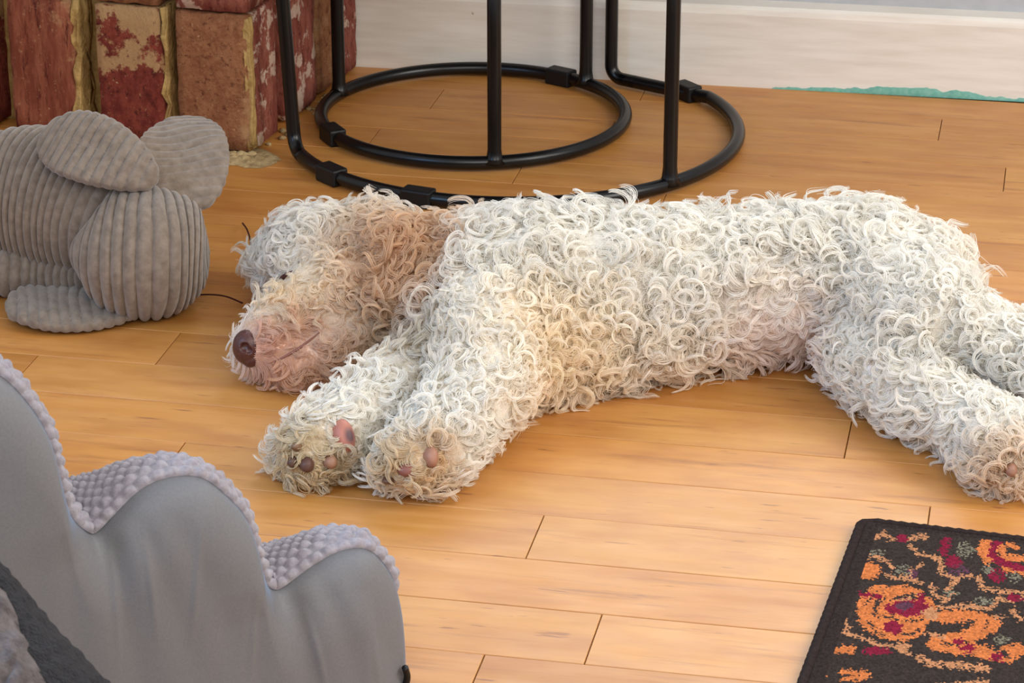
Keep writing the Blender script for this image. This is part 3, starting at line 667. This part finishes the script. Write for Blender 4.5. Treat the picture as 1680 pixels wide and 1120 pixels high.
def nets(Vv, org, h):
    sgn = Vv < 0; n0, n1, n2 = Vv.shape
    cn = [(i, j, k) for i in (0, 1) for j in (0, 1) for k in (0, 1)]
    def cor(A, c): return A[c[0]:n0-1+c[0], c[1]:n1-1+c[1], c[2]:n2-1+c[2]]
    cnt = sum(cor(sgn, c).astype(int) for c in cn); act = (cnt > 0) & (cnt < 8)
    idx = -np.ones(act.shape, int); idx[act] = np.arange(act.sum()); cell = np.argwhere(act).astype(float)
    vals = {c: cor(Vv, c)[act] for c in cn}; acc = np.zeros((len(cell), 3)); num = np.zeros(len(cell))
    for a in cn:
        for ax in range(3):
            if a[ax]: continue
            b = list(a); b[ax] = 1; b = tuple(b); va, vb = vals[a], vals[b]; x = (va < 0) != (vb < 0)
            t = np.where(x, va/np.where(x, va-vb, 1), 0); p = np.array(a, float)+t[:, None]*(np.array(b)-np.array(a)); acc += p*x[:, None]; num += x
    V = (cell+acc/num[:, None])*h+org; Fs = []
    for ax in range(3):
        o1, o2 = [(1, 2), (2, 0), (0, 1)][ax]
        A = [slice(1, -1)]*3; B = list(A); A[ax] = slice(0, -1); B[ax] = slice(1, None)
        e = sgn[tuple(A)] != sgn[tuple(B)]; q = np.argwhere(e); off = np.array([1, 1, 1]); off[ax] = 0; q = q+off
        fl_ = sgn[tuple(A)][e]
        def ci(d1, d2): c = q.copy(); c[:, o1] -= d1; c[:, o2] -= d2; return idx[c[:, 0], c[:, 1], c[:, 2]]
        f = np.stack([ci(1, 1), ci(0, 1), ci(0, 0), ci(1, 0)], 1); f[~fl_] = f[~fl_][:, ::-1]; Fs.append(f)
    return V, np.vstack(Fs).astype(np.int32)
BV, BF = nets(SDF, lo_, hs)
GR = np.stack(np.gradient(SDF, hs), -1)
def tri_s(A, p):
    q = (p-lo_)/hs; q = np.clip(q, 0, np.array(dim)-1.001); i = q.astype(int); f = q-i; out = 0
    for dx in (0, 1):
        for dy in (0, 1):
            for dz in (0, 1):
                wgt = (f[..., 0] if dx else 1-f[..., 0])*(f[..., 1] if dy else 1-f[..., 1])*(f[..., 2] if dz else 1-f[..., 2])
                a = A[i[..., 0]+dx, i[..., 1]+dy, i[..., 2]+dz]; out = out+(wgt[..., None] if a.ndim > wgt.ndim else wgt)*a
    return out
def nrm_at(p): g = tri_s(GR, p); return g/(np.linalg.norm(g, axis=-1)[..., None]+1e-9)
def hit(u, v):                             # first point of the body along a sight line
    d = ray(u, v); d = d/np.linalg.norm(d); t = 2.0
    for _ in range(90):
        p = CAM+d*t
        if p[2] < .004: return p
        if np.all(p > lo_) and np.all(p < hi_): s_ = float(tri_s(SDF, p))
        else: s_ = .03
        if s_ < .0006: break
        t += max(.0008, min(s_*.8, .03))
    return p
# colour fields anchored on the body: (x, y, radius m, strength, hair colour)
ANC = []
def anc(u, v, r, s_, c): ANC.append((hit(u, v), r, s_, np.array(lin(*c))))
AP = (230, 190, 146)
for a in ((640, 385, .050, 3, AP), (690, 365, .030, 2, (232, 198, 158)), (590, 360, .030, 1.2, (238, 214, 182)), (640, 450, .045, 3, (226, 186, 146)), (690, 430, .030, 2.5, (216, 172, 124)), (560, 420, .030, 1.6, (238, 208, 172)),
          (600, 480, .035, 2, (230, 200, 166)), (500, 490, .040, 2, (246, 228, 198)), (460, 520, .025, 1.5, (242, 220, 188)), (450, 575, .026, 4, (216, 166, 142)), (500, 560, .028, 3, (226, 184, 156)), (480, 612, .030, 4, (218, 176, 140)),
          (530, 612, .030, 3, (218, 178, 144)), (565, 580, .028, 2, (224, 192, 156)), (640, 545, .035, 2.5, (214, 196, 168)), (615, 590, .028, 2.5, (190, 164, 136)), (680, 560, .04, 1, (224, 212, 192)),  # the darker neck anchors paint the shadow there into the hair colour
          (900, 600, .075, 1.1, (255, 236, 204)), (1100, 610, .06, .8, (252, 234, 208)), (505, 755, .028, 3.5, (224, 204, 164)), (470, 750, .024, 2.5, (214, 196, 160)), (555, 765, .02, 2, (196, 172, 130)), (670, 775, .026, 3.5, (226, 204, 166)), (712, 760, .022, 3, (222, 192, 150)), (640, 760, .02, 1.5, (226, 206, 170)),
          (1260, 560, .045, 3, (247, 234, 226)), (1320, 580, .04, 3, (242, 224, 216)), (1560, 610, .05, .8, (236, 226, 204)), (1650, 780, .03, 2.5, (230, 206, 176)), (430, 430, .05, 1, (240, 236, 230))): anc(*a)
WH = np.array(lin(247, 243, 235))
def hair_color(p):
    wsum = np.full(len(p), .55); c = np.tile(WH*.55, (len(p), 1))
    nz = 1+.35*vnoise(p, 77, 22)
    for q, r, s_, cc_ in ANC:
        wgt = s_*np.exp(-((p-q)**2).sum(1)/(r*r))*nz; wsum = wsum+wgt; c = c+wgt[:, None]*cc_
    c = c/wsum[:, None]
    t = np.clip(vnoise(p, 78, 14)*.5+.35, 0, 1)[:, None]
    return c*(1-.10*t)+c*np.array([1.0, .95, .86])*.10*t
dog0 = P(900, 640, 0)
dog = tag(empty('dog', (dog0[0], dog0[1], 0)), 'curly white dog with apricot ear sleeping on its side on the wooden floor', 'dog')
body = rel(mesh_obj('body', BV, BF, M_skin), dog)
bc = hair_color(BV); pk = np.array(lin(226, 182, 170)); set_color(body.data, bc*.85+pk*.12)

# bare places: pads, nose, eye and mouth
PADS = []
def pad(name, u, v, ru, rv, c, lift=.004, dark=None, roll=0.):
    p = hit(u, v); n_ = nrm_at(p); vd = (CAM-p)/np.linalg.norm(CAM-p); n_ = n_*.4+vd*.6; n_ /= np.linalg.norm(n_)
    ex = np.array([1, 0, 0.]); ex -= n_*(ex@n_); ex /= np.linalg.norm(ex); ey = np.cross(n_, ex)
    ex, ey = ex*math.cos(roll)+ey*math.sin(roll), ey*math.cos(roll)-ex*math.sin(roll)
    nr, na = 12, 28; Rr, A = np.meshgrid(np.linspace(0, 1, nr), np.linspace(0, 2*math.pi, na, endpoint=False), indexing='ij')
    x = Rr*np.cos(A)*ru; y = Rr*np.sin(A)*rv*(1+.15*np.cos(A)); z = .006*np.sqrt(np.maximum(1-Rr**2.5, 0))+lift-.006*Rr**4
    V = (p+x[..., None]*ex+y[..., None]*ey+z[..., None]*n_).reshape(-1, 3)
    o = rel(mesh_obj(name, V, grid_faces(nr, na, True), M_pad), dog)
    cc_ = np.tile(lin(*c), (len(V), 1))
    if dark:
        dx, dy, dr, dc = dark; t = np.clip(1.6-np.hypot((x.ravel()/ru-dx), (y.ravel()/rv-dy))/dr, 0, 1)[:, None]; cc_ = cc_*(1-t)+np.array(lin(*dc))*t
    set_color(o.data, cc_); PADS.append((p+n_*lift, max(ru, rv)*.85, n_)); return o
o = pad('paw_pad', 563, 716, .0125, .0185, (176, 112, 94), .006, (.35, -.05, .40, (92, 64, 66)), .25); o['label'] = 'large pink pad with a dark spot'
pad('paw_pad', 645, 690, .0055, .0085, (204, 150, 136), .006)
pad('toe_pad', 503, 762, .0085, .0085, (88, 58, 48), .006); pad('toe_pad', 481, 757, .006, .007, (84, 60, 48), .006); pad('toe_pad', 487, 733, .006, .005, (120, 92, 68), .007); pad('toe_pad', 541, 757, .008, .008, (150, 110, 86), .006)
pad('toe_pad', 667, 771, .010, .0075, (128, 78, 66), .006); pad('toe_pad', 706, 750, .0085, .0115, (158, 112, 90), .006); pad('toe_pad', 640, 786, .008, .004, (96, 66, 48), .006)
pad('toe_pad', 1658, 770, .007, .008, (150, 110, 90), .006)
# nose
np_ = hit(412, 568); NC = P(408, 569, .050); NC[0] -= .002
def nose():
    h = .0012; o_ = NC-.034; m = 57
    Q = np.stack(np.meshgrid(*[o_[i]+h*np.arange(m) for i in range(3)], indexing='ij'), -1)-NC
    f = np.sqrt((Q[..., 0]/.0165)**2+(Q[..., 1]/.0175)**2+(Q[..., 2]/.0205)**2)-1; f = f*.017
    f = np.minimum(f, np.linalg.norm(Q-np.array([.004, -.006, -.012]), axis=-1)-.010)
    for c, r in (((-.001, -.0165, .0065), .0056), ((.0035, -.0168, .0025), .0042), ((-.015, .002, .004), .004)):
        d = np.linalg.norm(Q-np.array(c), axis=-1)-r; f = np.maximum(f, -d)
    return nets(f, o_, h)
nv, nf = nose(); rel(mesh_obj('nose', nv, nf, M_nose), dog); PADS.append((NC, .020, np.array([-.7, -.6, .2])))
def fold(name, pts, r, mat, lift=.002):
    w_ = []
    for u, v in pts: p = hit(u, v); w_.append(p+nrm_at(p)*lift)
    c = catmull(w_, 30); rr_ = r*np.sin(np.linspace(.12, math.pi-.12, 30)); rel(mesh_obj(name, *tube(c, rr_, 8), mat), dog)
    return c
eye = fold('closed_eye', [(446, 474), (458, 466), (470, 459), (484, 449)], .0030, M_dark, .005)
lip = fold('mouth', [(440, 596), (462, 588), (488, 574), (508, 560), (526, 545)], .0017, M_lip, .0015)
FOLDS = [(eye[::3], .010), (lip[::3], .004)]

# curly hair: locks of strands grown from the body
GN = ['trunk', 'neck', 'head', 'muzzle', 'jaw', 'cheek', 'brow', 'ear', 'foreleg_near', 'foreleg_far', 'hindleg_near', 'hindleg_far']
tri_i = np.vstack([BF[:, [0, 1, 2]], BF[:, [0, 2, 3]]]); A_, B_, C_ = BV[tri_i[:, 0]], BV[tri_i[:, 1]], BV[tri_i[:, 2]]
ar = .5*np.linalg.norm(np.cross(B_-A_, C_-A_), axis=1)
def roots(density):
    N = int(ar.sum()*density); t = rng.choice(len(ar), N, p=ar/ar.sum()); r1, r2 = np.sqrt(rng.random(N)), rng.random(N)
    p = A_[t]*(1-r1)[:, None]+B_[t]*(r1*(1-r2))[:, None]+C_[t]*(r1*r2)[:, None]
    return p[(p[:, 2] > .010)]
def group_of(p):
    best = np.full(len(p), 9.); gi = np.zeros(len(p), int); ax = np.zeros((len(p), 3))
    for g, c, _ in CH:
        for (a, ra_), (b, rb) in zip(c[:-1], c[1:]):
            ab = b-a; h = np.clip(((p-a)@ab)/(ab@ab), 0, 1); d = np.linalg.norm(p-a-h[:, None]*ab, axis=1)-(ra_+(rb-ra_)*h)
            m = d < best; best[m] = d[m]; gi[m] = GN.index(g); ax[m] = ab/np.linalg.norm(ab)
    return gi, ax
#            length turns width  lift  strands
PAR = {'trunk': (.066, .95, .0027, .55), 'neck': (.050, .85, .0026, .5), 'head': (.046, .75, .0025, .6), 'muzzle': (.036, .30, .0030, .55), 'jaw': (.042, .50, .0028, .45), 'cheek': (.042, .75, .0025, .4),
       'brow': (.042, .40, .0027, .75), 'ear': (.056, .70, .0026, .35), 'foreleg_near': (.042, .70, .0025, .5), 'foreleg_far': (.040, .65, .0025, .55), 'hindleg_near': (.058, .95, .0027, .5), 'hindleg_far': (.050, .9, .0026, .5)}
tr_ = CH[0][1]; TAIL = tr_[-1][0]-tr_[0][0]; TAIL /= np.linalg.norm(TAIL)
PINK = [(hit(1265, 560), .050), (hit(1325, 585), .045)]
def grow(p, ns, K=15, under=False):
    N = len(p); gi, ax = group_of(p); n_ = nrm_at(p)
    par = np.array([PAR[g] for g in GN])[gi]; L, TU, W0, LI = par.T
    L = L*rng.uniform(.7, 1.2, N); TU = TU*(1+.45*vnoise(p, 73, 30))*rng.uniform(.75, 1.25, N); W0 = W0*rng.uniform(.6, 2.0, N)
    fl_ = ax.copy(); tr = np.isin(gi, [0, 1]); fl_[tr] = TAIL*.35+np.array([0, -1, -.5])*.75
    hd = np.isin(gi, [2, 5]); fl_[hd] = -np.array([-.75, -.1, .2])+np.array([0, -.4, -.4])
    fl_[gi == 6] = np.array([-.8, -.15, .35]); mz = gi == 3; fl_[mz] = np.array([.75, .1, .25]); fl_[gi == 4] = np.array([.55, -.6, -.6]); fl_[gi == 7] = np.array([.55, -.55, -.5])
    fl_ = fl_+.85*np.stack([vnoise(p, 60+i, 24) for i in range(3)], 1)*(1-.5*mz)[:, None]+.18*rng.standard_normal((N, 3))
    fl_ = fl_-n_*(fl_*n_).sum(1)[:, None]; fl_ /= np.linalg.norm(fl_, axis=1)[:, None]+1e-9
    keep = np.ones(N)
    for q, r in PINK:
        wgt = np.exp(-((p-q)**2).sum(1)/(r*r)); L = L*(1-.55*wgt); TU = TU*(1-.8*wgt); LI = LI*(1-.5*wgt); keep = keep-.35*wgt
    for q, r, nq in PADS:
        d = np.linalg.norm(p-q, axis=1); keep[d < r*.72] = 0; near = d < r*1.8+.004; L[near] *= .75
        away = p-q; away -= n_*(away*n_).sum(1)[:, None]; away /= np.linalg.norm(away, axis=1)[:, None]+1e-9; fl_[near] = fl_[near]*.5+away[near]*.9
    for c, r in FOLDS:
        d = np.min(np.linalg.norm(p[:, None]-c[None], axis=2), axis=1); keep[d < r*.7] = 0; L[d < r*2.2] *= .5; TU[d < r*2.2] *= .4
    fl_ /= np.linalg.norm(fl_, axis=1)[:, None]+1e-9
    m = rng.random(N) < keep; p, n_, fl_, L, TU, W0, LI, gi = [x[m] for x in (p, n_, fl_, L, TU, W0, LI, gi)]; N = len(p)
    if under: L, TU, W0 = L*.55, TU*.6, W0*1.6
    b_ = np.cross(n_, fl_); sg = np.where(vnoise(p, 71, 38)+.35*rng.standard_normal(N) < 0, -1., 1.); tw = vnoise(p, 72, 38)[:, None]+.3*rng.standard_normal((N, 1))
    axis = (.85*sg)[:, None]*n_+.95*tw*b_+.22*rng.standard_normal((N, 3)); axis /= np.linalg.norm(axis, axis=1)[:, None]
    d0_ = LI[:, None]*n_+fl_; 
    col = hair_color(p)*rng.uniform(.90, 1.05, (N, 1))
    rep = lambda a: np.repeat(a, ns, axis=0); M = N*ns
    p, n_, fl_, b_, axis, d0_, L, TU, W0, col, gi = map(rep, (p, n_, fl_, b_, axis, d0_, L, TU, W0, col, gi))
    a = rng.random(M)*2*math.pi; rr_ = np.sqrt(rng.random(M))*W0
    root = p+(np.cos(a)*rr_)[:, None]*b_+(np.sin(a)*rr_)[:, None]*fl_
    d0_ = d0_+.045*rng.standard_normal((M, 3)); d0_ /= np.linalg.norm(d0_, axis=1)[:, None]
    L = L*rng.uniform(.82, 1.08, M); TU = TU*(1+.03*rng.standard_normal(M)); fz = rng.random(M) < .045
    axis[fz] += .6*rng.standard_normal((int(fz.sum()), 3)); axis /= np.linalg.norm(axis, axis=1)[:, None]
    pts = np.zeros((M, K, 3)); pos = root-n_*.002; pts[:, 0] = pos; pull = np.zeros((M, 3))
    for k in range(1, K):
        s_ = k/(K-1); th_ = 2*math.pi*TU*(s_**1.25)
        c_, s2 = np.cos(th_)[:, None], np.sin(th_)[:, None]
        d = d0_*c_+np.cross(axis, d0_)*s2+axis*((axis*d0_).sum(1)[:, None])*(1-c_)
        d = d-n_*(d*n_).sum(1)[:, None]*min(1, .75*s_)+np.array([0, 0, -.16*s_])
        d /= np.linalg.norm(d, axis=1)[:, None]
        pos = pos+d*(L/(K-1))[:, None]; pts[:, k] = pos
    # strands of a lock draw together towards the tip
    cen = pts.reshape(N, ns, K, 3).mean(1, keepdims=True); s_ = np.linspace(0, 1, K)[None, None, :, None]
    q = pts.reshape(N, ns, K, 3); pts = (cen+(q-cen)*(1-.62*s_)).reshape(M, K, 3)
    # keep strands outside the body and above the floor
    for _ in range(2):
        d = tri_s(SDF, pts); push = np.clip(.0012-d, 0, .02); push[:, 0] = 0; pts = pts+nrm_at(pts)*push[..., None]
    pts[..., 2] = np.maximum(pts[..., 2], .0012+.002*rng.random((M, 1)))
    return pts, col, gi
def hair_obj(name, pts, col, rad, mat):
    M, K = pts.shape[:2]; cu_ = bpy.data.hair_curves.new(name); cu_.add_curves([K]*M)
    cu_.position_data.foreach_set('vector', np.ascontiguousarray(pts, dtype=np.float32).ravel())
    t = np.linspace(0, 1, K); pr_ = np.minimum(1, .55+t*2.5)*np.sqrt(np.clip(1.02-t, 0, 1)); r = rad[:, None]*pr_[None]
    at = cu_.attributes.get('radius') or cu_.attributes.new('radius', 'FLOAT', 'POINT'); at.data.foreach_set('value', r.astype(np.float32).ravel())
    ca = cu_.attributes.new('Col', 'FLOAT_COLOR', 'POINT'); cc_ = np.ones((M, K, 4), np.float32); cc_[..., :3] = col[:, None]
    ca.data.foreach_set('color', cc_.ravel()); cu_.materials.append(mat)
    o = bpy.data.objects.new(name, cu_); COL.objects.link(o); o['kind'] = 'stuff'; return rel(o, dog)
p1, c1, g1 = grow(roots(21000), 13)
p2, c2, g2 = grow(roots(34000), 4, 15, True)
HP = np.concatenate([p1, p2]); HC = np.clip(np.concatenate([c1, c2]), 0, .97); HG = np.concatenate([g1, g2])
HR = np.concatenate([rng.uniform(.00034, .00060, len(p1)), rng.uniform(.00030, .0005, len(p2))])
print('strands', len(HP))
for nm, gs in (('body_coat', (0,)), ('neck_hair', (1,)), ('head_hair', (2, 5, 6)), ('muzzle_hair', (3, 4)), ('ear_hair', (7,)), ('foreleg_hair', (8,)), ('foreleg_hair', (9,)), ('hindleg_hair', (10,)), ('hindleg_hair', (11,))):
    m = np.isin(HG, gs); o = hair_obj(nm, HP[m], HC[m], HR[m], M_hair)
    if nm == 'ear_hair': o['label'] = 'apricot wavy ear hair'
